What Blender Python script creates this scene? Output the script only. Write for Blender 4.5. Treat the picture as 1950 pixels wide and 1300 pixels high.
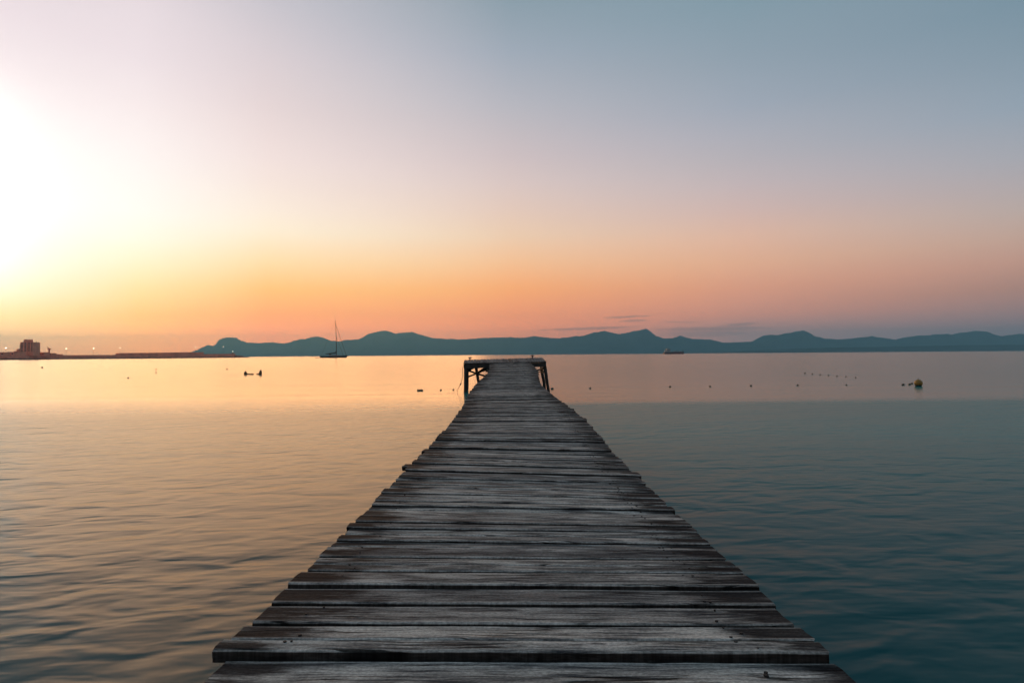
import bpy, bmesh, math, random
from mathutils import Vector, Matrix, noise as mnoise

R = math.radians
rnd = random.Random(7)
scene = bpy.context.scene
col = scene.collection
for o in list(bpy.data.objects):
    bpy.data.objects.remove(o)

# ------------------------------------------------------------------ camera
HW = 1.85                      # height of the camera above the water
F = 1100.0                     # focal length in photo pixels (1950 wide)
PITCH, ROLL = 1.30, -0.433
cam_rot = Matrix.Rotation(R(90 + PITCH), 3, 'X') @ Matrix.Rotation(R(ROLL), 3, 'Z')
cd = bpy.data.cameras.new('camera')
cam = bpy.data.objects.new('camera', cd)
col.objects.link(cam)
cd.sensor_width = 36.0
cd.lens = 36.0 * F / 1950.0
cd.clip_start = 0.05
cd.clip_end = 60000
cam.matrix_world = Matrix.Translation((0, 0, HW)) @ cam_rot.to_4x4()
scene.camera = cam

FILL_AZ, FILL_EL = -22.5, 10.0  # bearing and height of the added fill lamp, right of the dawn glow
AIR_DENSITY, AIR_COLOR = 1.0e-4, (0.18, 0.62, 0.86)       # blue scattering of clear air
MIST_DENSITY, MIST_G = 1.2e-5, 0.90                        # sea mist, scattering forward


def lin(c):
    c = c / 255.0
    return c / 12.92 if c <= 0.04045 else ((c + 0.055) / 1.055) ** 2.4


def rgb(r, g, b, k=1.0):
    return (lin(r) * k, lin(g) * k, lin(b) * k, 1.0)


# ------------------------------------------------------------------ node helper
class E:
    """thin wrapper so that node maths can be written as expressions"""
    def __init__(self, nt, s):
        self.nt, self.s = nt, s

    def _m(self, op, *a):
        n = self.nt.nodes.new('ShaderNodeMath')
        n.operation = op
        for i, v in enumerate((self,) + a):
            if isinstance(v, E):
                self.nt.links.new(v.s, n.inputs[i])
            else:
                n.inputs[i].default_value = v
        return E(self.nt, n.outputs[0])

    def __add__(self, o): return self._m('ADD', o)
    def __radd__(self, o): return self._m('ADD', o)
    def __sub__(self, o): return self._m('SUBTRACT', o)
    def __mul__(self, o): return self._m('MULTIPLY', o)
    def __rmul__(self, o): return self._m('MULTIPLY', o)
    def __truediv__(self, o): return self._m('DIVIDE', o)
    def rsub(self, o): return (self * -1.0) + o
    def abs(self): return self._m('ABSOLUTE')
    def pow(self, o): return self._m('POWER', o)
    def min(self, o): return self._m('MINIMUM', o)
    def max(self, o): return self._m('MAXIMUM', o)
    def atan2(self, o): return self._m('ARCTAN2', o)
    def asin(self): return self._m('ARCSINE')
    def sin(self): return self._m('SINE')

    def step(self, a, b, smooth=True):
        n = self.nt.nodes.new('ShaderNodeMapRange')
        n.interpolation_type = 'SMOOTHSTEP' if smooth else 'LINEAR'
        n.clamp = True
        self.nt.links.new(self.s, n.inputs['Value'])
        lo, hi, t0, t1 = (a, b, 0.0, 1.0) if a < b else (b, a, 1.0, 0.0)
        n.inputs['From Min'].default_value = lo
        n.inputs['From Max'].default_value = hi
        n.inputs['To Min'].default_value = t0
        n.inputs['To Max'].default_value = t1
        return E(self.nt, n.outputs['Result'])


def comb(nt, x, y, z):
    n = nt.nodes.new('ShaderNodeCombineXYZ')
    for i, v in enumerate((x, y, z)):
        if isinstance(v, E):
            nt.links.new(v.s, n.inputs[i])
        else:
            n.inputs[i].default_value = v
    return E(nt, n.outputs[0])


def sep(nt, v):
    n = nt.nodes.new('ShaderNodeSeparateXYZ')
    nt.links.new(v.s if isinstance(v, E) else v, n.inputs[0])
    return [E(nt, n.outputs[i]) for i in range(3)]


def fnoise(nt, vec, scale=1.0, detail=3.0, rough=0.55, dist=0.0):
    n = nt.nodes.new('ShaderNodeTexNoise')
    nt.links.new(vec.s, n.inputs['Vector'])
    n.inputs['Scale'].default_value = scale
    n.inputs['Detail'].default_value = detail
    n.inputs['Roughness'].default_value = rough
    n.inputs['Distortion'].default_value = dist
    return E(nt, n.outputs[0])


def ramp(nt, fac, stops, interp='LINEAR'):
    n = nt.nodes.new('ShaderNodeValToRGB')
    cr = n.color_ramp
    cr.interpolation = interp
    while len(cr.elements) > 1:
        cr.elements.remove(cr.elements[-1])
    cr.elements[0].position = stops[0][0]
    cr.elements[0].color = stops[0][1]
    for p, c in stops[1:]:
        e = cr.elements.new(p)
        e.color = c
    nt.links.new(fac.s, n.inputs['Fac'])
    return E(nt, n.outputs['Color'])


def mix(nt, fac, a, b, mode='MIX'):
    n = nt.nodes.new('ShaderNodeMix')
    n.data_type = 'RGBA'
    n.blend_type = mode
    for i, v in ((0, fac), (6, a), (7, b)):
        if isinstance(v, E):
            nt.links.new(v.s, n.inputs[i])
        else:
            n.inputs[i].default_value = v
    return E(nt, n.outputs[2])


# ------------------------------------------------------------------ sky
world = bpy.data.worlds.new('World')
scene.world = world
world.use_nodes = True
nt = world.node_tree
nt.nodes.clear()
tc = nt.nodes.new('ShaderNodeTexCoord')
dx, dy, dz = sep(nt, tc.outputs['Generated'])
el = dz.asin() * (180 / math.pi)
az = dx.atan2(dy) * (180 / math.pi)
REL0 = -43.0
rel = (az - REL0).abs()
rel = rel.min(rel.rsub(360.0))

# the dawn sky: colours against elevation, for five bearings measured from the glow
cols = {
    0: (-51, [(0, 238, 224, 228), (100, 246, 233, 235), (200, 255, 246, 246), (300, 255, 254, 250), (400, 255, 255, 253),
              (500, 255, 255, 240), (550, 255, 248, 215), (600, 255, 225, 165), (640, 255, 205, 150), (668, 255, 190, 140)]),
    10: (240, [(0, 232, 219, 224), (100, 238, 224, 228), (200, 248, 234, 234), (300, 253, 243, 240), (400, 255, 248, 240), (450, 255, 248, 228),
               (500, 255, 240, 200), (550, 255, 221, 160), (600, 254, 192, 125), (640, 255, 175, 120), (668, 250, 165, 115)]),
    20: (508, [(0, 201, 196, 204), (100, 217, 205, 210), (200, 228, 211, 212), (300, 241, 222, 219), (350, 245, 226, 218),
               (400, 250, 232, 217), (440, 252, 234, 209), (500, 253, 216, 165), (550, 253, 190, 120), (600, 247, 160, 110), (640, 232, 143, 113)]),
    43: (975, [(0, 140, 158, 170), (100, 160, 170, 183), (200, 183, 182, 190), (300, 205, 190, 192), (350, 216, 196, 192),
               (400, 225, 198, 184), (450, 233, 200, 172), (500, 240, 188, 145), (550, 240, 165, 112), (600, 220, 142, 110), (635, 190, 125, 108)]),
    65: (1420, [(0, 131, 154, 167), (100, 143, 159, 172), (200, 158, 167, 180), (250, 170, 172, 182), (300, 180, 175, 181), (350, 192, 178, 180),
                (400, 204, 178, 172), (450, 217, 178, 158), (500, 217, 168, 140), (550, 205, 148, 125), (600, 175, 130, 120), (640, 125, 115, 120)]),
    85: (1950, [(0, 122, 146, 161), (100, 133, 152, 166), (200, 145, 160, 174), (300, 163, 165, 173), (350, 172, 165, 168), (400, 180, 165, 160),
                (450, 185, 158, 146), (500, 180, 143, 130), (550, 155, 125, 118), (600, 122, 112, 117), (635, 105, 107, 118)]),
}
AIRLIGHT = (0.035, 0.10, 0.135)
ELMAX = 90.0
fac_el = (el / ELMAX).max(0.0)
out = None
prev = None
for a, (px, stops) in sorted(cols.items()):
    st = []
    for (py, r, g, b) in stops:
        v = cam_rot @ Vector(((px - 975) / F, -(py - 650) / F, -1.0))
        e = math.degrees(math.asin(v.normalized().z))
        # the colour behind the air of the bay: what is seen, less what the air adds, over what it lets through
        T = math.exp(-(AIR_DENSITY + MIST_DENSITY) * min(13000, 480 / math.tan(max(R(0.5), R(e)))))
        c4 = tuple(max(.02, (lin(q) - sc * (1 - T)) / T) for q, sc in zip((r, g, b), AIRLIGHT))
        c4 = c4 + (1.0,)
        st.append((max(0.0, e) / ELMAX, c4))
    st.append((0.55, rgb(126, 147, 162)))
    st.append((1.0, rgb(106, 128, 145)))
    st.sort(key=lambda t: t[0])
    c = ramp(nt, fac_el, st)
    if out is None:
        out = c
    else:
        out = mix(nt, rel.step(prev, a, False), out, c)
    prev = a
# the burnt-out heart of the glow, brighter than white
def lobe(a, e, wa, we):
    ga, ge = (az - a) / wa, (el - e) / we
    return ((ga * ga + ge * ge) * -0.5)._m('EXPONENT')
glow = lobe(-47.0, 11.5, 3.2, 4.0) * 0.35 + lobe(-44.0, 13.0, 7.0, 4.5) * 0.012
out = mix(nt, 1.0, out, mix(nt, glow, (0, 0, 0, 1), (8.0, 6.4, 4.8, 1)), 'ADD')
# thin streaks of cloud low over the ridge
def streak(px0, px1, py0, py1, thick, dens):
    """an elongated wisp between two bearings"""
    v0 = (cam_rot @ Vector(((px0 - 975) / F, -(py0 - 650) / F, -1))).normalized()
    v1 = (cam_rot @ Vector(((px1 - 975) / F, -(py1 - 650) / F, -1))).normalized()
    a0, a1 = math.degrees(math.atan2(v0.x, v0.y)), math.degrees(math.atan2(v1.x, v1.y))
    e0, e1 = math.degrees(math.asin(v0.z)), math.degrees(math.asin(v1.z))
    ca, ce, wa = (a0 + a1) / 2, (e0 + e1) / 2, abs(a1 - a0) / 2
    sl = (e1 - e0) / (a1 - a0)
    u = (az - ca) / wa
    w = (el - ce - (az - ca) * sl) / math.degrees(thick / F)
    d2 = u * u + w * w + (cn - 0.5) * 2.6
    return d2.step(1.25, 0.2) * (dens * 0.75)
cn = fnoise(nt, comb(nt, az * 1.1, el * 7.0, 3.0), 1.0, 4.0, 0.6)
clouds = None
for s in ((1020, 1212, 629, 622.5, 3.0, .62), (1145, 1244, 605, 601, 2.2, .6), (1178, 1236, 612, 609, 3.0, .55),
          (1255, 1335, 613, 613, 1.7, .4), (1240, 1470, 628, 624, 4.0, .5), (1370, 1445, 621, 615, 3.2, .5),
          (1250, 1440, 637, 634, 6.0, .4), (1150, 1190, 606, 605, 1.5, .3)):
    m = streak(*s)
    clouds = m if clouds is None else clouds.max(m)
out = mix(nt, clouds, out, rgb(118, 112, 120))
bg = nt.nodes.new('ShaderNodeBackground')
nt.links.new(out.s, bg.inputs['Color'])
bg.inputs['Strength'].default_value = 1.0
wo = nt.nodes.new('ShaderNodeOutputWorld')
nt.links.new(bg.outputs[0], wo.inputs['Surface'])

# ------------------------------------------------------------------ wide fill lamp, added only for the gold reflection on the left water
sd = bpy.data.lights.new('water_fill', 'SUN')
sd.energy = 1.2
sd.angle = R(40)
sd.color = (1.0, 0.47, 0.165)
water_fill = bpy.data.objects.new('water_fill', sd)
col.objects.link(water_fill)
sdir = Vector((math.sin(R(FILL_AZ)) * math.cos(R(FILL_EL)), math.cos(R(FILL_AZ)) * math.cos(R(FILL_EL)), math.sin(R(FILL_EL))))
water_fill.rotation_euler = sdir.to_track_quat('Z', 'Y').to_euler()

# ------------------------------------------------------------------ exposure
vs = scene.view_settings
vs.view_transform = 'Standard'
vs.look = 'None'
vs.exposure = 0.0
vs.gamma = 1.0
vs.use_curve_mapping = False
scene.cycles.use_denoising = True
scene.cycles.max_bounces = 6
scene.cycles.volume_bounces = 0
scene.cycles.sample_clamp_indirect = 4.0


# ------------------------------------------------------------------ geometry helpers
def ray(u, v):
    return cam_rot @ Vector(((u - 975) / F, -(v - 650) / F, -1.0))


def at(u, v, Y):
    """point at distance Y up the bay seen at a photo pixel"""
    d = ray(u, v)
    return Vector((0, 0, HW)) + d * (Y / d.y)


def on_water(u, v):
    d = ray(u, v)
    return Vector((0, 0, HW)) + d * (-HW / d.z)


def link(name, bm, mat, parent=None, smooth=False, kind=None):
    me = bpy.data.meshes.new(name)
    bmesh.ops.recalc_face_normals(bm, faces=bm.faces[:])
    bm.to_mesh(me)
    bm.free()
    if smooth:
        for p in me.polygons:
            p.use_smooth = True
    me.materials.append(mat)
    o = bpy.data.objects.new(name, me)
    col.objects.link(o)
    if parent is not None:
        o.parent = parent
    if kind:
        o['kind'] = kind
    return o


def thing(name, label, cat, loc=(0, 0, 0), rz=0.0, group=None):
    o = bpy.data.objects.new(name, None)
    o.empty_display_size = 0.2
    col.objects.link(o)
    o.location = loc
    o.rotation_euler = (0, 0, rz)
    tag(o, label, cat, group)
    return o


def tag(o, label, cat, group=None):
    o['label'] = label
    o['category'] = cat
    if group:
        o['group'] = group
    return o


def box(bm, x0, x1, y0, y1, z0, z1):
    vs_ = [bm.verts.new(p) for p in ((x0, y0, z0), (x1, y0, z0), (x1, y1, z0), (x0, y1, z0),
                                     (x0, y0, z1), (x1, y0, z1), (x1, y1, z1), (x0, y1, z1))]
    for f in ((3, 2, 1, 0), (4, 5, 6, 7), (0, 1, 5, 4), (1, 2, 6, 5), (2, 3, 7, 6), (3, 0, 4, 7)):
        bm.faces.new([vs_[i] for i in f])


def prism(bm, pts_a, pts_b):
    a = [bm.verts.new(p) for p in pts_a]
    b = [bm.verts.new(p) for p in pts_b]
    n = len(a)
    bm.faces.new(a[::-1])
    bm.faces.new(b)
    for i in range(n):
        bm.faces.new((a[i], a[(i + 1) % n], b[(i + 1) % n], b[i]))


def tube(bm, pts, radii, n=8, wob=0.0):
    """a limb along a polyline with a radius at every point"""
    rings = []
    for i, p in enumerate(pts):
        p = Vector(p)
        t = (Vector(pts[min(i + 1, len(pts) - 1)]) - Vector(pts[max(i - 1, 0)])).normalized()
        a = t.cross(Vector((0, 1, 0)))
        if a.length < 0.1:
            a = t.cross(Vector((1, 0, 0)))
        a.normalize()
        b = t.cross(a)
        r = radii[i] if isinstance(radii, (list, tuple)) else radii
        rings.append([bm.verts.new(p + (a * math.cos(2 * math.pi * k / n) + b * math.sin(2 * math.pi * k / n)) * r * (1 + rnd.uniform(-wob, wob))) for k in range(n)])
    for i in range(len(rings) - 1):
        for k in range(n):
            bm.faces.new((rings[i][k], rings[i][(k + 1) % n], rings[i + 1][(k + 1) % n], rings[i + 1][k]))
    bm.faces.new(rings[0][::-1])
    bm.faces.new(rings[-1])


def lathe(bm, prof, n=20, cx=0.0, cy=0.0):
    """prof: list of (radius, z) bottom to top"""
    rings = []
    for r, z in prof:
        if r < 1e-4:
            rings.append([bm.verts.new((cx, cy, z))])
        else:
            rings.append([bm.verts.new((cx + r * math.cos(2 * math.pi * k / n), cy + r * math.sin(2 * math.pi * k / n), z)) for k in range(n)])
    for i in range(len(rings) - 1):
        A, B = rings[i], rings[i + 1]
        for k in range(n):
            k2 = (k + 1) % n
            if len(A) == 1 and len(B) == 1:
                continue
            if len(A) == 1:
                bm.faces.new((A[0], B[k2], B[k]))
            elif len(B) == 1:
                bm.faces.new((A[k], A[k2], B[0]))
            else:
                bm.faces.new((A[k], A[k2], B[k2], B[k]))
    if len(rings[0]) > 1:
        bm.faces.new(rings[0][::-1])
    if len(rings[-1]) > 1:
        bm.faces.new(rings[-1])


def beam(bm, a, b, w, h):
    """square timber from a to b"""
    a, b = Vector(a), Vector(b)
    t = (b - a).normalized()
    up = Vector((0, 0, 1)) if abs(t.z) < 0.8 else Vector((0, 1, 0))
    s = t.cross(up).normalized()
    u = s.cross(t)
    q = [(-.5, -.5), (.5, -.5), (.5, .5), (-.5, .5)]
    prism(bm, [a + s * (w * i) + u * (h * j) for i, j in q], [b + s * (w * i) + u * (h * j) for i, j in q])


def interp(x, xs, ys):
    if x <= xs[0]:
        return ys[0]
    for i in range(1, len(xs)):
        if x <= xs[i]:
            t = (x - xs[i - 1]) / (xs[i] - xs[i - 1])
            return ys[i - 1] + (ys[i] - ys[i - 1]) * t
    return ys[-1]


# ------------------------------------------------------------------ materials
def new_mat(name):
    m = bpy.data.materials.new(name)
    m.use_nodes = True
    t = m.node_tree
    t.nodes.clear()
    o = t.nodes.new('ShaderNodeOutputMaterial')
    b = t.nodes.new('ShaderNodeBsdfPrincipled')
    t.links.new(b.outputs[0], o.inputs['Surface'])
    return m, t, b


def setv(t, b, key, v):
    if isinstance(v, E):
        t.links.new(v.s, b.inputs[key])
    else:
        b.inputs[key].default_value = v


def bump(t, b, h, strength, dist):
    n = t.nodes.new('ShaderNodeBump')
    n.inputs['Strength'].default_value = strength
    n.inputs['Distance'].default_value = dist
    t.links.new(h.s, n.inputs['Height'])
    t.links.new(n.outputs[0], b.inputs['Normal'])


def plain(name, c, rough=0.6, var=0.25, scale=3.0, metallic=0.0, spec=0.5):
    m, t, b = new_mat(name)
    co = t.nodes.new('ShaderNodeTexCoord')
    v = E(t, co.outputs['Object'])
    n = fnoise(t, v, scale, 5, 0.6)
    cc = mix(t, n.step(0.3, 0.7), tuple(x * (1 - var) for x in c) + (1,), tuple(min(1, x * (1 + var)) for x in c) + (1,))
    setv(t, b, 'Base Color', cc)
    setv(t, b, 'Roughness', rough)
    setv(t, b, 'Metallic', metallic)
    setv(t, b, 'Specular IOR Level', spec)
    return m


def emitter(name, c, s):
    m, t, b = new_mat(name)
    setv(t, b, 'Base Color', (0.8, 0.8, 0.8, 1))
    setv(t, b, 'Emission Color', c + (1,))
    setv(t, b, 'Emission Strength', s)
    return m


def wood(name, light, dark, brown, half_len=1.0, ends=True):
    """weathered, salt-bleached board with grain along X"""
    m, t, b = new_mat(name)
    co = t.nodes.new('ShaderNodeTexCoord')
    oi = t.nodes.new('ShaderNodeObjectInfo')
    rn = E(t, oi.outputs['Random'])
    rn2 = (rn * 917.31)._m('FRACT')
    rn3 = (rn * 341.77)._m('FRACT')
    ox, oy, oz = sep(t, co.outputs['Object'])
    gx, gy, gz = sep(t, co.outputs['Generated'])
    px = ox + rn * 37.0
    py = oy + rn2 * 19.0
    # knots: sparse cells, the grain bends round them
    vor = t.nodes.new('ShaderNodeTexVoronoi')
    vor.inputs['Scale'].default_value = 1.0
    vor.inputs['Randomness'].default_value = 1.0
    t.links.new(comb(t, px * 1.9, py * 7.0, rn3 * 5.0).s, vor.inputs['Vector'])
    kd = E(t, vor.outputs['Distance'])
    near = kd.step(0.38, 0.04)
    warp = fnoise(t, comb(t, px * 2.2, py * 5.0, oz), 1.0, 3, 0.55) - 0.5
    gy2 = py + warp * 0.05 + near * 0.020
    grain = fnoise(t, comb(t, px * 2.6, gy2 * 70.0, oz * 30.0), 1.0, 5, 0.68)
    streak = fnoise(t, comb(t, px * 1.7, gy2 * 24.0, rn3 * 6.0), 1.0, 4, 0.6)
    fine = fnoise(t, comb(t, px * 7.0, gy2 * 330.0, oz * 60.0), 1.0, 3, 0.6)
    speck = fnoise(t, comb(t, px * 70.0, py * 120.0, oz), 1.0, 3, 0.7)
    blotch = fnoise(t, comb(t, px * 1.5, py * 7.0, rn3 * 9.0), 1.0, 5, 0.62)
    blotch2 = fnoise(t, comb(t, px * 3.4 + 11.0, py * 13.0, rn3 * 7.0), 1.0, 5, 0.65)
    pale = tuple(min(1, x * 1.3) for x in light[:3]) + (1,)
    mid = tuple((a_ * .45 + b2 * .55) for a_, b2 in zip(light[:3], dark[:3])) + (1,)
    c = mix(t, grain.step(0.41, 0.59), dark, mid)
    c = mix(t, (streak.step(0.42, 0.62) * blotch2.step(0.36, 0.56)) * 0.7, c, light)
    c = mix(t, blotch2.step(0.46, 0.66) * 0.5, c, light)
    # plank to plank differences
    c = mix(t, 1.0, c, mix(t, rn2, (1.45, 1.44, 1.40, 1), (0.58, 0.60, 0.63, 1)), 'MULTIPLY')
    # brown timber showing through where the grey has worn off
    c = mix(t, (blotch2.step(0.52, 0.66) * rn3.step(0.45, 0.95, False)) * 0.45, c, mix(t, grain.step(0.3, 0.7), tuple(x * .35 for x in brown[:3]) + (1,), brown))
    # dark damp stains, mostly towards the ends of the boards
    if ends:
        endm = (ox.abs() / half_len).step(0.50, 1.02)
    else:
        endm = ox.abs() * 0.0
    st = (blotch * 0.8 + endm * 0.26 + (grain - 0.5) * 0.30 + (streak - 0.5) * 0.25 + rn3 * 0.10).step(0.53, 0.66)
    c = mix(t, st * 0.92, c, (0.010, 0.010, 0.012, 1))
    # pale bleached wood round the knots, dark hearts
    flare = near * streak.step(0.25, 0.55) * blotch2.step(0.30, 0.5)
    c = mix(t, flare * 0.95, c, pale)
    c = mix(t, (kd + (speck - 0.5) * 0.06).step(0.095, 0.045) * 0.75, c, (0.014, 0.016, 0.022, 1))
    # rubbed arrises
    edge = (gy - 0.5).abs().step(0.33, 0.46) * (grain * 0.5 + blotch * 0.5).step(0.38, 0.62)
    c = mix(t, edge * 0.60, c, pale)
    # grime down in the joints
    c = mix(t, oz.step(-0.0035, -0.009) * 0.93, c, (0.012, 0.009, 0.008, 1))
    # splits along the grain
    crack = fnoise(t, comb(t, px * 0.5, gy2 * 24.0, rn3 * 3.0), 1.0, 2, 0.45)
    ck = (crack - 0.5).abs().step(0.016, 0.004) * blotch.step(0.44, 0.54)
    c = mix(t, ck * 0.9, c, (0.006, 0.006, 0.006, 1))
    c = mix(t, 0.8, c, mix(t, fine.step(0.3, 0.7), (0.60, 0.60, 0.60, 1), (1.35, 1.35, 1.35, 1)), 'MULTIPLY')
    c = mix(t, 0.8, c, mix(t, speck.step(0.35, 0.68), (0.68, 0.68, 0.68, 1), (1.35, 1.35, 1.35, 1)), 'MULTIPLY')
    setv(t, b, 'Base Color', c)
    setv(t, b, 'Roughness', 0.72)
    setv(t, b, 'Specular IOR Level', 0.02)
    h = grain * 0.6 + streak * 0.6 + fine * 0.35 + speck * 0.25 + near * 0.4 - ck * 1.2
    bump(t, b, h, 0.75, 0.006)
    return m


M = {}
M['deck'] = wood('weathered_deck_wood', (0.41, 0.402, 0.378, 1), (0.034, 0.037, 0.042, 1), (0.115, 0.062, 0.046, 1))
M['platform'] = wood('platform_wood', (0.24, 0.255, 0.26, 1), (0.04, 0.043, 0.048, 1), (0.085, 0.06, 0.05, 1), ends=False)
M['pile'] = plain('wet_pile_wood', (0.020, 0.015, 0.012), 0.7, 0.5, 6.0)
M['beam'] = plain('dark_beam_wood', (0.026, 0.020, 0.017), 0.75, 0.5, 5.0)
M['nail'] = plain('rusty_nail', (0.008, 0.007, 0.007), 0.8, 0.3, 40.0)
M['iron'] = plain('rusty_iron', (0.035, 0.018, 0.014), 0.6, 0.4, 20.0)
M['rope'] = plain('wet_rope', (0.05, 0.035, 0.03), 0.9, 0.3, 30.0)
M['yellow'] = plain('yellow_buoy_plastic', (0.24, 0.125, 0.010), 0.45, 0.3, 6.0)
M['slime'] = plain('dark_slime', (0.02, 0.014, 0.006), 0.5, 0.4, 14.0)
M['float'] = plain('float_plastic', (0.06, 0.045, 0.020), 0.55, 0.4, 12.0)
M['cone'] = plain('cone_buoy_plastic', (0.09, 0.045, 0.012), 0.6, 0.3, 5.0)
M['hull'] = plain('navy_hull', (0.012, 0.016, 0.020), 0.35, 0.3, .3)
M['deckwhite'] = plain('boat_deck', (0.30, 0.27, 0.25), 0.6, 0.2, .5)
M['spar'] = plain('spar_metal', (0.05, 0.035, 0.03), 0.45, 0.2, .5)
M['sailcloth'] = plain('sail_cover', (0.025, 0.030, 0.032), 0.9, 0.2, 1.0)
M['shipred'] = plain('ship_red', (0.20, 0.012, 0.014), 0.55, 0.35, .05)
M['shipdark'] = plain('ship_dark', (0.020, 0.018, 0.026), 0.55, 0.35, .05)
M['shipwhite'] = plain('ship_white', (0.30, 0.31, 0.32), 0.5, 0.1, .05)
M['glassdark'] = plain('dark_window', (0.01, 0.012, 0.015), 0.15, 0.1, 1.0)
M['concrete'] = plain('glow_tinted_concrete', (0.74, 0.24, 0.15), 0.9, 0.2, .12)  # salmon tint stands in for the pink-red glow over the harbour
M['rock'] = plain('glow_tinted_armour_rock', (0.36, 0.17, 0.12), 0.95, 0.4, .3)  # lightened and reddened, harbour glow put into the rock colour
M['render'] = plain('glow_tinted_render', (0.86, 0.30, 0.19), 0.9, 0.12, .2)  # wall colour carries the red glow that the haze does not give
M['lamp'] = emitter('lamp_glow', (1.0, 0.80, 0.55), 12.0)
M['beacon'] = emitter('beacon_glow', (0.75, 1.0, 0.85), 1.6)
M['scrub'] = plain('mountain_scrub', (0.024, 0.034, 0.036), 1.0, 0.6, .005, spec=0.0)

# ------------------------------------------------------------------ water
def water_material():
    m, t, b = new_mat('sea_water')
    g = t.nodes.new('ShaderNodeNewGeometry')
    x, y, z = sep(t, g.outputs['Position'])
    # the swell runs a little obliquely to the pier
    def wv(sx, sy, ang, zz, detail=2.0, rough=0.5, dist=0.3):
        ca, sa = math.cos(R(ang)), math.sin(R(ang))
        return fnoise(t, comb(t, (x * ca + y * sa) * sx, (y * ca - x * sa) * sy, zz), 1.0, detail, rough, dist)
    swell = wv(0.45, 1.0, 16, 1.0, 1.5, .45, .5)
    chop = wv(1.5, 2.8, 10, 4.0, 1.5, .5, .5)
    rip = wv(2.4, 6.5, 4, 9.0, 1.5, .5, .2)
    far = wv(0.025, 0.30, 1, 13.0, 4.0, .55, .1)
    patch = wv(0.12, 0.34, 8, 21.0, 2.0, .5, .6)
    # the rippled water stops at the float line; beyond it the bay lies smooth
    wob = wv(0.04, 0.10, 0, 30.0, 1.0) - 0.5
    soft = x.step(2.0, -7.0) * 5.0 + 1.3        # sharp on the open side, fading out towards the harbour
    inner = ((y + wob * 2.0 - 22.1) / soft).step(1.0, -1.0)
    amp = inner * (patch.step(0.25, 0.7) * 0.6 + 0.6)
    h = ((swell - .5) * 0.042 + (chop - .5) * 0.038 + (rip - .5) * 0.011) * amp + (far - .5) * 0.06 * inner.rsub(1.0)
    # the bay shelves: paler sand shows through farther out, dark weed beds close to the pier
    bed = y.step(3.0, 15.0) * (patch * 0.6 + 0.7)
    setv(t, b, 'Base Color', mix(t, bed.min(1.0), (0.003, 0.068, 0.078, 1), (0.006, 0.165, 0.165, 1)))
    setv(t, b, 'Roughness', inner * 0.13 + 0.17)
    setv(t, b, 'IOR', 1.135)
    bump(t, b, h, 1.0, 1.0)
    return m


bm = bmesh.new()
vsw = [bm.verts.new(p) for p in ((-15000, -3000, 0), (15000, -3000, 0), (15000, 13000, 0), (-15000, 13000, 0))]
bm.faces.new(vsw)
link('water', bm, water_material(), kind='structure')

# ------------------------------------------------------------------ mountains
def mountain(name, prof, Y, depth, seed, rugged=1.0):
    pts = []
    for i in range(len(prof) - 1):
        (u0, v0), (u1, v1) = prof[i], prof[i + 1]
        n = max(1, int(abs(u1 - u0) / 3))
        for k in range(n):
            s = k / n
            pts.append((u0 + (u1 - u0) * s, v0 + (v1 - v0) * s))
    pts.append(prof[-1])
    rows = 16
    bm = bmesh.new()
    grid = []
    for (u, v) in pts:
        top = at(u, v, Y)
        hgt = max(2.0, top.z + mnoise.noise(Vector((u * 0.23, seed, 0))) * 6.0 * rugged + mnoise.noise(Vector((u * 0.09, seed, 4))) * 9.0 * rugged)
        line = []
        for j in range(rows + 1):
            s = j / rows                      # 0 at the shore, 1 at the crest
            yy = Y - depth * (1 - s)
            prof_z = (s ** 2.0)
            spur = mnoise.fractal(Vector((top.x * 0.0016, yy * 0.0011, seed)), 0.9, 2.1, 5)
            z = hgt * prof_z * (1 + 0.38 * spur * (1 - s) * rugged) if j else -3.0
            z = min(z, hgt * (s ** 1.5 if s < 1 else 1))
            line.append(bm.verts.new((top.x, yy, z)))
        for j, fz in ((1, .72), (2, .3), (3, -.02)):
            line.append(bm.verts.new((top.x, Y + depth * .25 * j, hgt * fz if fz > 0 else -3.0)))
        grid.append(line)
    for a, b_ in zip(grid[:-1], grid[1:]):
        for j in range(len(a) - 1):
            bm.faces.new((a[j], b_[j], b_[j + 1], a[j + 1]))
    return link(name, bm, M['scrub'], smooth=True, kind='structure')


ridge = [(340, 676), (372, 668), (385, 661), (395, 657), (405, 658), (413, 655), (416, 648), (424, 643.5), (437, 642), (450, 643),
         (458, 648), (470, 651.5), (490, 653), (520, 651.5), (541, 654), (555, 650), (570, 646), (580, 645.5), (592, 641.5),
         (604, 640.5), (614, 642), (630, 648), (642, 650), (655, 647.5), (680, 646), (690, 643), (700, 636), (720, 631), (735, 629.5),
         (755, 635), (770, 633), (785, 632), (805, 638), (820, 643), (850, 645), (885, 646), (920, 643), (950, 642.5), (975, 642),
         (1000, 643), (1018, 639.5), (1038, 642), (1068, 644), (1094, 640), (1113, 639), (1132, 632.5), (1151, 630), (1179, 636),
         (1200, 632), (1226, 626.5), (1231, 625.4), (1236, 629.6), (1250, 639.5), (1264, 644), (1281, 643.8), (1295, 639), (1318, 645),
         (1354, 646.6), (1377, 652), (1396, 652), (1432, 650), (1445, 643), (1453, 639.3), (1466, 637.5), (1479, 638), (1500, 634),
         (1530, 629), (1539, 632), (1552, 640), (1571, 644.5), (1597, 646), (1623, 644), (1660, 640), (1688, 644), (1704, 646),
         (1722, 642.7), (1751, 638), (1763, 639), (1777, 636.7), (1803, 635.4), (1811, 637), (1822, 634.3), (1848, 631.4), (1858, 629.6),
         (1879, 631), (1895, 637), (1908, 640), (1926, 637), (1942, 635.4), (1990, 636), (2050, 641), (2120, 634), (2220, 640), (2400, 655), (2600, 663)]
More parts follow.
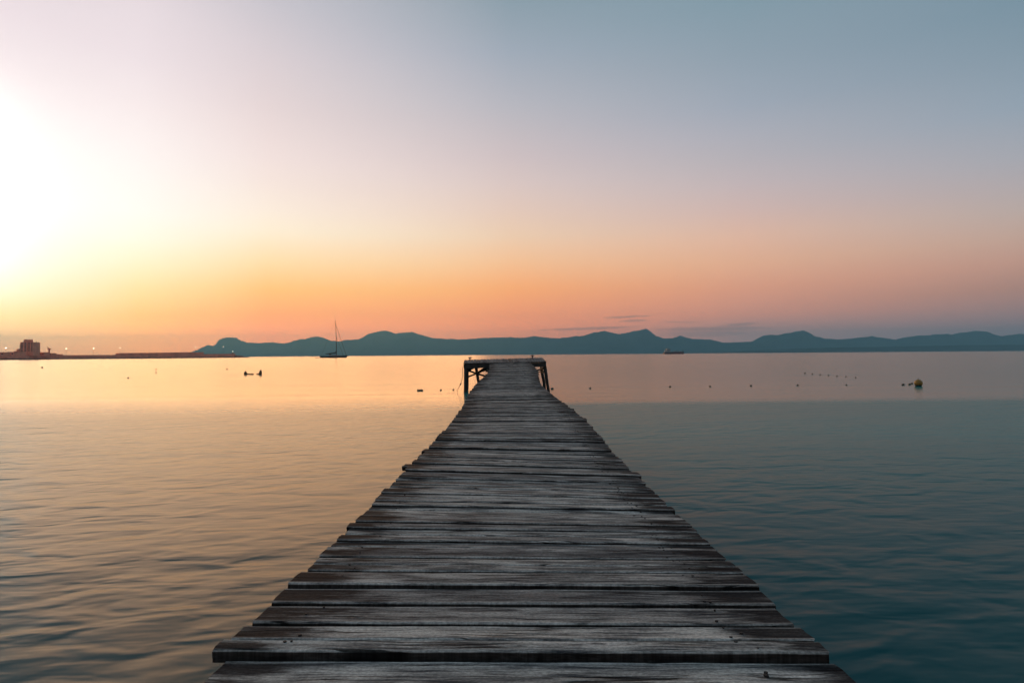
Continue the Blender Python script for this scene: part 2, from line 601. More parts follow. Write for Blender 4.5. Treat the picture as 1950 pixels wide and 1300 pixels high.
mountain('mountain_ridge', ridge, 9000, 600, 3.1)
coast = [(1380, 670.5), (1450, 666), (1518, 663.6), (1600, 661.4), (1700, 659.7), (1780, 658), (1858, 657), (1950, 656.3), (2060, 655.5), (2200, 656), (2400, 659), (2550, 664)]
mountain('coastal_hill', coast, 6600, 500, 8.7, 0.4)

# ------------------------------------------------------------------ pier
# (photo row, left edge, right edge) of the walkway, from which its bends and dips follow
W = 2.0
rows_m = [(1250, 427, 1573), (1100, 574, 1420), (1024, 651, 1341), (938, 736, 1251), (888, 786, 1199), (852, 818, 1163),
          (802, 861, 1117), (778, 878, 1086), (760, 888, 1061), (747, 894, 1045), (731, 906, 1027), (706, 932, 1024), (690.5, 932.5, 1009.5)]
DS, CX, CZ = [], [], []
for (v, l, r) in rows_m:
    d = F * W / (r - l)
    p = at((l + r) / 2, v, d)
    DS.append(d); CX.append(p.x); CZ.append(p.z)
TD = [1.9, 2.5, 3.4, 5.3, 6.4, 7.0, 8.6, 10.5, 14.0, 20.0, 28.6]
TV = [.0105, .012, .0215, .036, .026, .016, .002, -.010, -.010, -.012, -.015]


def deck_at(d):
    # smoothed a little so that the walkway bends rather than kinks
    w = 0.022 * d
    ds = (d - w, d, d + w)
    return (sum(interp(k, DS, CX) for k in ds) / 3, sum(interp(k, DS, CZ) for k in ds) / 3, interp(d, TD, TV))


pier = thing('wooden_pier', 'long weathered plank pier with a T-shaped platform at its far end', 'pier', (0, 0, 0))
TH = 0.042


def plank_mesh(length, width, nseg, seed, chips=0.0):
    """board along X with worn arrises, wavering edges and a slightly cupped top"""
    bm = bmesh.new()
    hw_, b_ = width / 2, 0.006
    cup = rnd.uniform(-.0025, .0025)
    sec = [(-hw_, -TH), (-hw_, -b_), (-hw_ + b_ * .8, 0), (-hw_ * .5, cup), (0, cup * 1.3), (hw_ * .5, cup), (hw_ - b_ * .8, 0), (hw_, -b_), (hw_, -TH)]
    rings = []
    for i in range(nseg + 1):
        x = -length / 2 + length * i / nseg
        wv = mnoise.noise(Vector((x * 3.1, seed, 0))) * .0035
        front = mnoise.noise(Vector((x * 7.0, seed, 5.0))) * .0028 - max(0, mnoise.noise(Vector((x * 5.0, seed, 9.0))) - .45) * chips
        back = mnoise.noise(Vector((x * 6.3, seed, 7.0))) * .0028
        ring = []
        for (y, z) in sec:
            dy_ = (front if y < -hw_ * .8 else back if y > hw_ * .8 else 0)
            ring.append(bm.verts.new((x + (rnd.uniform(-.004, .004) if i in (0, nseg) else 0), y + wv * .6 - dy_ * (1 if y < 0 else -1), z + mnoise.noise(Vector((x * 2.0, seed, 3.0))) * .003)))
        rings.append(ring)
    n = len(sec)
    for a, c in zip(rings[:-1], rings[1:]):
        for k in range(n):
            bm.faces.new((a[k], c[k], c[(k + 1) % n], a[(k + 1) % n]))
    bm.faces.new(rings[0])
    bm.faces.new(rings[-1][::-1])
    return bm


# front edges of the nearest boards as seen in the photo, then a regular run
edges_px = [1252.5, 1196.5, 1156, 1121.5, 1092, 1063.5, 1042, 1019.6, 999.5, 985.5, 971, 956.5, 943, 934]
fronts = []
for v in edges_px:
    d = 1.005 * F / (v - 674.9)
    fronts.append(d * (1 + 0.006 * max(0, min(1, (d - 2.5)))))
first = []
d = fronts[0]
while d > -1.6:
    d -= rnd.uniform(.175, .205)
    first.append(d)
fronts = first[::-1] + fronts
d = fronts[-1]
PLAT_F = 28.55
while d < PLAT_F - .12:
    d += rnd.choice((.15, .17, .185, .185, .2)) + rnd.uniform(-.006, .006)
    fronts.append(d)
fronts[-1] = PLAT_F
# some boards have been replaced by two narrow ones
i0 = len(first)
split_f, splits = [], {}
for i, d in enumerate(fronts[:-1]):
    split_f.append(d)
    if (rnd.random() < .38 and not (i0 <= i < i0 + 4)) or i == i0:
        splits[len(split_f)] = (.005, 0)
        split_f.append(d + (fronts[i + 1] - d) * (rnd.uniform(.44, .56)))
split_f.append(fronts[-1])
i_first0 = split_f.index(fronts[i0])
fronts = split_f
nails = bmesh.new()
i_first = i_first0                       # the board whose far edge shows the 1252 gap
for i in range(len(fronts) - 1):
    d0, d1 = fronts[i], fronts[i + 1]
    near_ = d0 < 4.5
    gap = splits.get(i, (0, 0))[0] or (rnd.uniform(.014, .024) if near_ else rnd.uniform(.011, .019))
    wid = d1 - d0 - gap
    dc = (d0 + d1) / 2
    x, z, tl = deck_at(dc)
    zoff = rnd.uniform(-.010, .011)
    lx, rx = rnd.uniform(-.012, .012), rnd.uniform(-.012, .012)
    if rnd.random() < .12 and not near_:
        lx -= rnd.uniform(.012, .03)
    if rnd.random() < .12 and not near_:
        rx += rnd.uniform(.012, .03)
    k = i - i_first
    if k == 1:
        zoff, lx, rx = .0105, -.012, .002
    elif k > 1:
        k -= 1
    if k == 0:                            # proud board that juts out on the left
        zoff, lx, rx = .012, -.035, .004
    elif k == -1:
        zoff, lx, rx = -.008, .022, .012
    elif k == 1 and i > i_first + 1:
        zoff, lx, rx = .006, .0, -.016
    elif k == 2:
        zoff, lx, rx = .004, -.006, .0
    elif k == 3:
        zoff = .008
    elif 0 < 5.30 - d0 < .19:
        lx = -.065
    elif 0 < 5.12 - d0 < .19:
        lx, rx = .0, .03
    length = W + rx - lx
    nseg = 44 if d0 < 4.5 else 24 if d0 < 9 else 12
    bmk = plank_mesh(length, wid, nseg, i * 1.37, .03 if near_ else .01)
    o = link('plank', bmk, M['deck'], pier)
    p0, p1 = deck_at(d0), deck_at(d1)
    o.location = (x + (lx + rx) / 2, dc + gap / 2, z + zoff)
    slope = math.atan2(p1[1] - p0[1], d1 - d0)
    o.rotation_euler = (slope + rnd.uniform(-.060, -.004), -math.atan(-tl) + rnd.uniform(-.0015, .0015), rnd.uniform(-.004, .004))
    # the tilt sign: right side lower for positive tl
    o.rotation_euler[1] = math.atan(tl) + rnd.uniform(-.0015, .0015)
    mw = Matrix.Translation(o.location) @ o.rotation_euler.to_matrix().to_4x4()
    if d0 > 0.3 and d0 < 16:
        for side, prob in ((.745, .9), (-.80, .3)):
            for q in range(rnd.choice((2, 3, 3, 4))):
                if rnd.random() > prob:
                    continue
                lp = Vector((side + rnd.uniform(-.035, .035) - (lx + rx) / 2, rnd.uniform(-.42, .42) * wid, .001))
                rr = rnd.uniform(.0028, .0052)
                c0 = [nails.verts.new(mw @ (lp + Vector((rr * rnd.uniform(1, 1.6) * math.cos(a * math.pi / 3), rr * math.sin(a * math.pi / 3), .0028)))) for a in range(6)]
                c1 = [nails.verts.new(mw @ (lp + Vector((rr * 1.1 * math.cos(a * math.pi / 3), rr * 1.1 * math.sin(a * math.pi / 3), -.006)))) for a in range(6)]
                nails.faces.new(c0)
                for a in range(6):
                    nails.faces.new((c1[a], c1[(a + 1) % 6], c0[(a + 1) % 6], c0[a]))
link('nail_heads', nails, M['nail'], pier, kind='stuff')

# stringers and piles under the walkway
for sx in (-.72, 0.0, .72):
    bm = bmesh.new()
    ds = [-1.5 + .75 * k for k in range(41)]
    ds = [q for q in ds if q < PLAT_F - .1] + [PLAT_F - .1]
    rings = []
    for q in ds:
        x, z, tl = deck_at(q)
        zz = z - tl * sx - TH - .012
        rings.append([bm.verts.new((x + sx + a, q, zz + b_)) for a, b_ in ((-.05, -.16), (.05, -.16), (.05, 0), (-.05, 0))])
    for a, c in zip(rings[:-1], rings[1:]):
        for k in range(4):
            bm.faces.new((a[k], a[(k + 1) % 4], c[(k + 1) % 4], c[k]))
    bm.faces.new(rings[0][::-1]); bm.faces.new(rings[-1])
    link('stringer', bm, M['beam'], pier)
for q in (0.4, 3.6, 6.9, 10.2, 13.5, 16.8, 20.0, 23.3, 26.4):
    x, z, tl = deck_at(q)
    zc = z - TH - .175
    bm = bmesh.new()
    beam(bm, (x - .86, q, zc - .09 + tl * .86), (x + .86, q, zc - .09 - tl * .86), .12, .16)
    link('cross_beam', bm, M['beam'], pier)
    for s in (-.66, .66):
        bm = bmesh.new()
        zt = zc - .17 - tl * s
        tube(bm, [(x + s, q, zt), (x + s * 1.03, q + .02, -.2), (x + s * 1.06, q + .03, -1.4)], [.075, .08, .085], 10, .06)
        link('pile', bm, M['pile'], pier, True)

# platform
FL, FR = at(882.3, 691.3, 28.6), at(1041, 688.2, 28.6)
BL, BR = at(884, 685.0, 30.7), at(1032.5, 680.6, 30.7)


def plat(s, t_):
    a = FL.lerp(FR, s)
    b_ = BL.lerp(BR, s)
    return a.lerp(b_, t_)


NP = 25
for k in range(NP):
    s0, s1 = k / NP + .0022, (k + 1) / NP - .0022
    off = rnd.uniform(-.006, .006)
    t0, t1 = rnd.uniform(-.012, .008), 1 + rnd.uniform(-.01, .012)
    a, b_, c, e = plat(s0, t0), plat(s1, t0), plat(s1, t1), plat(s0, t1)
    org = (a + b_ + c + e) / 4
    # local X runs along the board so the grain follows it
    ex = ((c + e) / 2 - (a + b_) / 2).normalized()
    ey = Vector((0, 0, 1)).cross(ex).normalized()
    ez = ex.cross(ey)
    rot = Matrix((ex, ey, ez)).transposed()
    inv = rot.inverted()
    q = [inv @ (p - org) for p in (a, b_, c, e)]
    bm = bmesh.new()
    up = Vector((0, 0, off))
    prism(bm, [p + up - Vector((0, 0, TH)) for p in q], [p + up for p in q])
    bmesh.ops.bevel(bm, geom=bm.edges[:], offset=.005, segments=1, affect='EDGES')
    o = link('platform_plank', bm, M['platform'], pier)
    o.matrix_world = Matrix.Translation(org) @ rot.to_4x4()
drop = Vector((0, 0, -TH - .012))
for t_, dep in ((.045, .21), (.955, .19)):
    bm = bmesh.new()
    a, b_ = plat(.004, t_) + drop, plat(.996, t_) + drop
    beam(bm, a + Vector((0, 0, -dep / 2)), b_ + Vector((0, 0, -dep / 2)), .09, dep)
    link('edge_beam', bm, M['beam'], pier)
for s in (.022, .30, .70, .978):
    bm = bmesh.new()
    a, b_ = plat(s, .075) + drop, plat(s, .925) + drop
    beam(bm, a + Vector((0, 0, -.095)), b_ + Vector((0, 0, -.095)), .08, .185)
    link('joist', bm, M['beam'], pier)


def pier_pile(top, foot, r0, r1):
    bm = bmesh.new()
    d_ = (foot - top)
    tube(bm, [top, top + d_ * .33 + Vector((rnd.uniform(-.015, .015), 0, 0)), top + d_ * .7 + Vector((rnd.uniform(-.02, .02), 0, 0)), foot, foot + d_ * .6],
         [r0, r0 * .97, r1, r1, r1], 10, .07)
    return link('pile', bm, M['pile'], pier, True)


def foot(u, Y):
    v = 700
    p = at(u, v, Y)
    return Vector((p.x, Y, 0))


YF, YB, YM = 28.78, 30.45, 29.55
pL = (at(887.5, 700, YF), foot(886.2, YF))
pM = (at(906.5, 699, YM), foot(913, YM))
pR = (at(1037.5, 697, YF), foot(1044.2, YF))
pBR = (at(1030.5, 694, YB), foot(1036.8, YB))
pBL = (at(890.3, 696, YB), foot(890.0, YB))
pC = (at(931.3, 699, YF), foot(931, YF))
pD = (at(1012, 697, YF), foot(1012, YF))
pier_pile(*pL, .105, .088)
pier_pile(*pM, .075, .07)
pier_pile(*pR, .085, .072)
pier_pile(*pBR, .085, .078)
pier_pile(*pBL, .060, .055)
pier_pile(*pC, .062, .06)
pier_pile(*pD, .05, .05)
for (a, b_, w) in (((889, 706, 28.9), (905, 697, 29.5), .085), ((889.5, 704.5, 28.9), (907.5, 711, 29.5), .055), ((907.5, 711, 29.45), (926, 716.5, 28.9), .055),
                   ((888, 718.8, 28.9), (907.5, 710.8, 29.6), .045), ((908.5, 711.3, 29.4), (931, 696, 28.85), .075), ((910, 710.2, 29.62), (931, 699.8, 30.3), .045),
                   ((912, 708.6, 29.7), (931, 703.2, 30.4), .04), ((903, 698, 29.5), (912, 698.5, 29.6), .10), ((1022, 705.3, 30.3), (1031, 702.5, 30.4), .05),
                   ((1024, 707.8, 30.2), (1038, 706.2, 28.95), .04), ((1031, 703, 30.3), (1038.5, 699.5, 28.9), .05), ((1031, 698.5, 30.3), (1038, 703.5, 28.9), .05),
                   ((1032, 709.5, 30.3), (1039.5, 708.5, 28.9), .045), ((925, 707, 29.2), (930, 706.6, 29.2), .05)):
    bm = bmesh.new()
    beam(bm, at(*a), at(*b_), w * 1.45, w * 1.3)
    link('brace', bm, M['beam'], pier)


def bollard(s, t_):
    p = plat(s, t_)
    bm = bmesh.new()
    lathe(bm, [(.075, -.002), (.075, .012), (.034, .022), (.030, .10), (.036, .125), (.062, .14), (.066, .155), (.05, .168), (0, .172)], 14)
    bmesh.ops.translate(bm, verts=bm.verts[:], vec=p)
    bm2 = bm
    tube(bm2, [p + Vector((-.10, 0, .135)), p + Vector((.10, 0, .135))], .017, 8)
    return link('mooring_bollard', bm2, M['iron'], pier, True)


bollard(.075, .80)
bollard(.868, .88)

# rope hanging from the platform corner
bm = bmesh.new()
rp = [at(881.6, 697, 28.7), at(880.8, 706, 28.7), at(881.2, 714, 28.65), at(879.6, 723, 28.6), at(877.2, 731, 28.5), at(873.6, 738, 28.4), at(871.0, 742.5, 28.4), at(871.5, 746, 28.4)]
tube(bm, rp, .012, 6)
kn = at(877.2, 731.5, 28.5)
lathe(bm, [(0, -.05), (.03, -.035), (.038, 0), (.03, .035), (0, .05)], 8)
ks = [v for v in bm.verts if abs(v.co.x) < .05 and abs(v.co.y) < .05 and abs(v.co.z) < .06]
bmesh.ops.translate(bm, verts=ks, vec=kn)
tag(link('mooring_rope', bm, M['rope'], None, True), 'thin knotted rope hanging from the left front corner of the pier platform into the water', 'rope')

# ------------------------------------------------------------------ floats and buoys
def float_mesh():
    bm = bmesh.new()
    lathe(bm, [(0, -.075), (.055, -.06), (.085, -.025), (.095, 0), (.088, .035), (.06, .066), (.025, .078), (.016, .09), (0, .092)], 14)
    me = bpy.data.meshes.new('float_buoy')
    bmesh.ops.recalc_face_normals(bm, faces=bm.faces[:])
    bm.to_mesh(me); bm.free()
    for p in me.polygons:
        p.use_smooth = True
    me.materials.append(M['float'])
    return me


FM = float_mesh()


def flt(u, v, dia_px, label, group, sx=1.0):
    p = on_water(u, v)
    s = dia_px * p.y / F / .18
    o = bpy.data.objects.new('float_buoy', FM)
    col.objects.link(o)
    o.location = (p.x, p.y, .035 * s)
    o.scale = (s * sx, s, s)
    tag(o, label, 'buoy', group)
    return o


G1 = 'small floats strung across the bay beside the pier'
for k, u in enumerate((796.2, 799.8, 803.4)):
    flt(u, 744, 4.6, ('leftmost', 'middle one', 'rightmost')[k] + ' of three dark floats bunched together left of the pier platform', G1)
flt(839.5, 743, 3.6, 'single small float between the bunched floats and the float beside the rope', G1)
flt(863.5, 742.5, 3.6, 'small float closest to the rope on the left side of the pier platform', G1)
flt(1051.5, 740.8, 4.6, 'wide brown float just right of the platform\'s outer right pile', G1, 1.25)
flt(1124, 739.5, 3.8, 'pale brown float second to the right of the pier platform', G1)
flt(1276, 736.8, 3.8, 'dark float below the cargo ship, third to the right of the pier platform', G1)
flt(1352, 736.2, 3.6, 'dark float fourth to the right of the pier platform', G1)
flt(1430, 735, 3.8, 'dark float fifth to the right of the pier platform', G1)
flt(1519, 734, 3.8, 'dark float below the left end of the row of seven tiny floats', G1)
flt(1612, 733.2, 2.8, 'faint small float below the right end of the row of seven tiny floats', G1, 1.2)
flt(1720, 733, 4.4, 'low flat float furthest left of those beside the yellow buoy', G1, 1.3)
flt(1732, 732.5, 4.0, 'dark float in the middle of those left of the yellow buoy', G1, 1.2)
flt(1736.5, 730.8, 3.6, 'dark float nearest to the yellow buoy on its left', G1, 1.2)
G2 = 'row of seven tiny floats in the right half of the bay'
names7 = ('first from the left', 'second from the left', 'third from the left', 'middle float', 'third from the right', 'second from the right', 'last float on the right')
for k, (u, v) in enumerate(((1533, 711), (1547, 712.4), (1562, 713.7), (1578, 715), (1594, 716.4), (1611, 717.5), (1629.5, 719))):
    flt(u, v, 2.6, names7[k] + ' in the slanting row of seven tiny dark floats', G2)
G3 = 'small dark floats on the bright water at left'
flt(80, 700.5, 3.6, 'small float on the bright water below the harbour tower', G3)
flt(244, 720, 3.0, 'small float nearest the camera on the bright left water', G3)
flt(297, 703.2, 2.4, 'upper of two tiny floats below the breakwater wall', G3)
flt(297, 709.6, 2.4, 'lower of two tiny floats below the breakwater wall', G3)


def cone_buoy(u, v, hpx, wpx, bar, label, tilt):
    p = on_water(u, v)
    k = p.y / F
    t = thing('cone_buoy', label, 'buoy', p, 0, 'pair of cone buoys left of the sailboat')
    h, w = hpx * k, wpx * k / 2
    bm = bmesh.new()
    lathe(bm, [(w * .8, -.1), (w, .05), (w * .98, h * .35), (w * .72, h * .62), (w * .34, h * .9), (w * .12, h), (0, h * 1.02)], 16)
    for q in bm.verts:
        q.co.x += tilt * max(0, q.co.z)
    link('body', bm, M['cone'], t, True)
    bm = bmesh.new()
    x0, x1 = bar[0] * k, bar[1] * k
    tube(bm, [(x0, 0, .07), ((x0 + x1) / 2, 0, .075), (x1, 0, .07)], .055, 8)
    link('float_bar', bm, M['cone'], t, True)
    return t


cone_buoy(467.5, 713.3, 7.2, 6.0, (2.5, 15.5), 'dark cone buoy with a long floating bar stretching to its right', 0.0)
cone_buoy(495.5, 713.3, 9.6, 6.0, (-7.0, -2), 'taller dark cone buoy with a short bar on its left', .12)
o = flt(432, 703, 2.2, 'tiny upright marker float left of the pair of cone buoys', G3)
o.scale = (o.scale[0], o.scale[1], o.scale[2] * 1.9)

pb = on_water(1749, 735)
rb = 7.0 * pb.y / F
t = thing('marker_buoy', 'large round yellow buoy floating on the right side of the bay', 'buoy', pb)
bm = bmesh.new()
prof = [(0, -rb * .35)]
for k in range(1, 13):
    a = -math.pi / 2 + math.pi * k / 13
    z = rb * .82 + rb * math.sin(a)
    if z > -rb * .2:
        prof.append((rb * math.cos(a), z))
prof.append((0, rb * 1.82))
lathe(bm, prof, 28)
link('body', bm, M['yellow'], t, True)
bm = bmesh.new()
lathe(bm, [(rb * .62, -.03), (rb * .80, rb * .22), (rb * .93, rb * .42), (rb * .80, rb * .44)], 28)
link('waterline_growth', bm, M['slime'], t, True)
bm = bmesh.new()
tube(bm, [(.03 * math.cos(a), 0, rb * 1.80 + .03 + .03 * math.sin(a)) for a in [R(20 * k - 60) for k in range(16)]], .008, 6)
link('lifting_ring', bm, M['iron'], t, True)

# ------------------------------------------------------------------ sailboat
YS = 600.0
sb0 = on_water(636, 681.0)
YS = sb0.y
k = YS / F
t = thing('sailboat', 'dark hulled sailing yacht at anchor with bare mast and furled sail', 'sailboat', (sb0.x, YS, 0))
L = 50 * k
fb = 4.0 * k


def hull_mesh(L, beam_, fb_aft, fb_bow, n=18, rake=.05):
    bm = bmesh.new()
    rings = []
    for i in range(n + 1):
        s = i / n
        x = -L / 2 + L * s
        w = beam_ / 2 * max(.03, (1 - max(0, (s - .38) / .62) ** 2.1) * (.72 + .28 * min(1, s / .38)))
        zt = fb_aft + (fb_bow - fb_aft) * s ** 2
        ring = []
        for (yy, zz) in ((-1, 1), (-.97, .55), (-.8, .05), (-.45, -.25), (0, -.35), (.45, -.25), (.8, .05), (.97, .55), (1, 1)):
            xx = x + (rake * L * (zz - .5) if s > .9 else 0) * (s - .9) * 10
            ring.append(bm.verts.new((xx, yy * w, zz * zt)))
        rings.append(ring)
    for a, b_ in zip(rings[:-1], rings[1:]):
        for j in range(8):
            bm.faces.new((a[j], b_[j], b_[j + 1], a[j + 1]))
        bm.faces.new((a[8], b_[8], b_[0], a[0]))
    bm.faces.new(rings[0]); bm.faces.new(rings[-1][::-1])
    return bm


link('hull', hull_mesh(L, 6.4, fb * .9, fb * 1.1), M['hull'], t, True)
bm = bmesh.new()
prism(bm, [(x, -1.7, fb * .93) for x in (-.18 * L, .22 * L, .22 * L)][:0] or [(-.20 * L, -1.7, fb * .95), (.24 * L, -1.3, fb * .97), (.24 * L, 1.3, fb * .97), (-.20 * L, 1.7, fb * .95)],
      [(-.15 * L, -1.3, fb * 1.38), (.12 * L, -1.0, fb * 1.30), (.12 * L, 1.0, fb * 1.30), (-.15 * L, 1.3, fb * 1.38)])
link('coachroof', bm, M['deckwhite'], t)
mx = 4.6 * k
mtop = 71.0 * k
bm = bmesh.new()
tube(bm, [(mx, 0, fb * .9), (mx - .2 * k, 0, mtop * .5), (mx - 1.9 * k, 0, mtop)], [.34, .30, .17], 8)
link('mast', bm, M['spar'], t, True)
bm = bmesh.new()
for zf in (.36, .62):
    xm = mx - 1.9 * k * zf ** 2
    tube(bm, [(xm, -1.5, mtop * zf), (xm, 1.5, mtop * zf)], .07, 6)
link('spreader', bm, M['spar'], t)
bm = bmesh.new()
tube(bm, [(mx - .2, 0, 8.0 * k), (mx - 21 * k, 0, 7.0 * k)], .20, 8)
link('boom', bm, M['spar'], t, True)
bm = bmesh.new()
tube(bm, [(mx - .35 * k, 0, 13.0 * k), (mx - 1.2 * k, 0, 10.5 * k), (mx - 3.5 * k, 0, 8.9 * k), (mx - 10 * k, 0, 8.3 * k), (mx - 20 * k, 0, 7.6 * k)], [.12, .5, .62, .5, .25], 8)
link('furled_sail', bm, M['sailcloth'], t, True)
for (x0, z0, x1, z1, r_) in ((mx - 1.2 * k, 63 * k, 23.3 * k, 4.6 * k, .17), (mx + .0 * k, 40 * k, 17.5 * k, 4.5 * k, .11), (mx - 1.9 * k, mtop, -24 * k, 4.2 * k, .06)):
    bm = bmesh.new()
    tube(bm, [(x0, 0, z0), (x1, 0, z1)], r_, 6)
    link('stay', bm, M['spar'], t)
for sy in (-1, 1):
    bm = bmesh.new()
    tube(bm, [(mx - 1.0 * k, 0, mtop * .8), (mx - .3 * k, sy * 1.5, mtop * .36), (mx - .5 * k, sy * 2.9, fb)], .03, 6)
    link('shroud', bm, M['spar'], t)
bm = bmesh.new()
for q in range(9):
    for sy in (-1, 1):
        x = -L * .48 + q * L * .115
        w = 3.1 * (1 - max(0, (x / L + .12) / .62) ** 2.1) if x / L > -.12 else 2.7
        tube(bm, [(x, sy * w * .92, fb * .9), (x, sy * w * .92, fb * 1.45)], .05, 5)
for sy in (-1, 1):
    tube(bm, [(-L * .48, sy * 2.2, fb * 1.42), (-L * .3, sy * 2.6, fb * 1.42), (L * .1, sy * 2.5, fb * 1.48), (L * .40, sy * .7, fb * 1.55)], .03, 5)
link('guard_rail', bm, M['spar'], t)
bm = bmesh.new()
box(bm, -9.2 * k, -5.6 * k, -.9, .9, fb * 1.36, fb * 1.85)
bmesh.ops.bevel(bm, geom=bm.edges[:], offset=.25, segments=2, affect='EDGES')
link('sprayhood', bm, M['sailcloth'], t, True)

dg = on_water(605, 681.4)
kd_ = dg.y / F
t = thing('dinghy', 'small low inflatable dinghy floating just left of the sailboat\'s stern', 'dinghy', dg)
bm = bmesh.new()
l2 = 4.0 * kd_
tube(bm, [(-l2, -.62, .22), (0, -.75, .22), (l2 * .6, -.62, .26), (l2, 0, .42), (l2 * .6, .62, .26), (0, .75, .22), (-l2, .62, .22)], .27, 8)
link('tube', bm, M['hull'], t, True)
bm = bmesh.new()
box(bm, -l2 * .95, l2 * .55, -.55, .55, .05, .16)
link('floor', bm, M['sailcloth'], t)
bm = bmesh.new()
box(bm, -l2 * 1.08, -l2 * .90, -.18, .18, .2, .85)
bmesh.ops.bevel(bm, geom=bm.edges[:], offset=.05, segments=1, affect='EDGES')
link('outboard_motor', bm, M['hull'], t)

# ------------------------------------------------------------------ cargo ship
YC = 1500.0
c0 = at(1283.5, 671.6, YC)
k = YC / F
t = thing('cargo_ship', 'red and dark cargo ship with white bridge aft, lying before the far mountains', 'ship', (c0.x, YC, 0))
L = 38.5 * k


def section_hull(L, B, zlo, zhi_fn, flare=0.0, n=24):
    bm = bmesh.new()
    rings = []
    for i in range(n + 1):
        s = i / n
        w = B / 2 * (1 if .12 < s < .78 else (.72 + .28 * s / .12 if s <= .12 else max(.03, 1 - ((s - .78) / .22) ** 2)))
        zh = zhi_fn(s)
        x = -L / 2 + L * s
        xs = x - (flare if s > .97 else 0)
        rings.append([bm.verts.new(p) for p in ((xs, -w * .96, zlo), (x, -w, zh), (x, w, zh), (xs, w * .96, zlo))])
    for a, b_ in zip(rings[:-1], rings[1:]):
        for j in range(4):
            bm.faces.new((a[j], b_[j], b_[(j + 1) % 4], a[(j + 1) % 4]))
    bm.faces.new(rings[0]); bm.faces.new(rings[-1][::-1])
    return bm


link('lower_hull', section_hull(L, 20, -3, lambda s: 1.9 * k * .9, 4), M['shipred'], t)
link('hull', section_hull(L, 20.3, 1.9 * k * .9 + .05, lambda s: k * (3.3 + (1.1 if s > .86 else 0) + (.6 if s < .14 else 0)), 2), M['shipdark'], t)
hx = -L / 2
for j, (x0, x1, z0, z1, w) in enumerate(((3.0, 11.5, 3.9, 5.6, 8.5), (4.2, 10.5, 5.65, 7.6, 8.0), (5.0, 9.8, 7.65, 9.0, 7.0))):
    bm = bmesh.new()
    box(bm, hx + x0 * k, hx + x1 * k, -w, w, z0 * k - (.0 if j else 1.2), z1 * k)
    f = link('deckhouse', bm, M['shipwhite'], t)
    if j < 2:
        for q in range(6):
            bm = bmesh.new()
            xa = hx + (x0 + .7 + q * (x1 - x0 - 1.2) / 6) * k
            box(bm, xa, xa + .55 * k, -w - .12, -w - .02, (z0 + .75) * k, (z0 + 1.25) * k)
            link('window', bm, M['glassdark'], f)
bm = bmesh.new()
box(bm, hx + 4.6 * k, hx + 11.2 * k, -9.8, 9.8, 9.05 * k, 9.9 * k)
br = link('bridge', bm, M['shipwhite'], t)
bm = bmesh.new()
box(bm, hx + 4.9 * k, hx + 11.0 * k, -9.95, -9.82, 9.25 * k, 9.65 * k)
link('window_band', bm, M['glassdark'], br)
bm = bmesh.new()
prism(bm, [(hx + 1.7 * k, -2, 3.9 * k), (hx + 4.1 * k, -2, 3.9 * k), (hx + 4.1 * k, 2, 3.9 * k), (hx + 1.7 * k, 2, 3.9 * k)],
      [(hx + 2.1 * k, -1.6, 8.6 * k), (hx + 3.9 * k, -1.6, 8.8 * k), (hx + 3.9 * k, 1.6, 8.8 * k), (hx + 2.1 * k, 1.6, 8.6 * k)])
link('funnel', bm, M['shipwhite'], t)
for (x, z0, z1, r_) in ((7.5, 9.9, 13.2, .5), (21.5, 3.4, 7.2, .55), (36.2, 4.4, 8.6, .45)):
    bm = bmesh.new()
    tube(bm, [(hx + x * k, 0, z0 * k), (hx + x * k, 0, z1 * k)], [r_, r_ * .6], 8)
    tube(bm, [(hx + x * k, -3, z1 * k * .9), (hx + x * k, 3, z1 * k * .9)], r_ * .5, 6)
    link('mast', bm, M['shipwhite'] if x < 30 else M['shipdark'], t)
for j in range(4):
    bm = bmesh.new()
    box(bm, hx + (13.5 + j * 4.9) * k, hx + (17.6 + j * 4.9) * k, -7, 7, 3.25 * k, (4.1 + (j % 2) * .3) * k)
    link('hatch_cover', bm, M['shipred'] if j % 2 else M['shipdark'], t)
bm = bmesh.new()
tube(bm, [(hx + 21.5 * k, 0, 5.2 * k), (hx + 27 * k, 0, 6.3 * k)], .45, 6)
link('crane_jib', bm, M['shipdark'], t)

# ------------------------------------------------------------------ harbour
BWP = [(-260, 688.5), (0, 685.2), (110, 684.0), (220, 683.0), (330, 682.0), (388, 681.4), (448, 680.8), (469, 680.7)]


def wl(u):
    return interp(u, [p[0] for p in BWP], [p[1] for p in BWP])


def shore(u):
    return on_water(u, wl(u))


def height_at(u, v):
    """height above water of a point standing on the waterfront line seen at photo pixel u, v"""
    Y = shore(u).y
    return at(u, v, Y).z


def strip(bm, pts, depth, z0=-2.0, batter=0.0):
    """a wall along the waterfront; pts are (u, top row)"""
    rings = []
    for u, v in pts:
        p = shore(u)
        h = height_at(u, v)
        n_ = Vector((p.x, p.y, 0)).normalized()
        rings.append([bm.verts.new(q) for q in ((p.x, p.y, z0), tuple(p + n_ * batter + Vector((0, 0, h))), tuple(p + n_ * (batter + depth) + Vector((0, 0, h))), tuple(p + n_ * (2 * batter + depth) + Vector((0, 0, z0))))])
    for a, b_ in zip(rings[:-1], rings[1:]):
        for j in range(4):
            bm.faces.new((a[j], b_[j], b_[(j + 1) % 4], a[(j + 1) % 4]))
    bm.faces.new(rings[0]); bm.faces.new(rings[-1][::-1])


bwt = thing('breakwater', 'long low harbour breakwater with a raised wall running out from the left', 'breakwater', shore(300))
def child_world(o, parent):
    o.parent = parent
    o.matrix_parent_inverse = Matrix.Translation(parent.location).inverted()


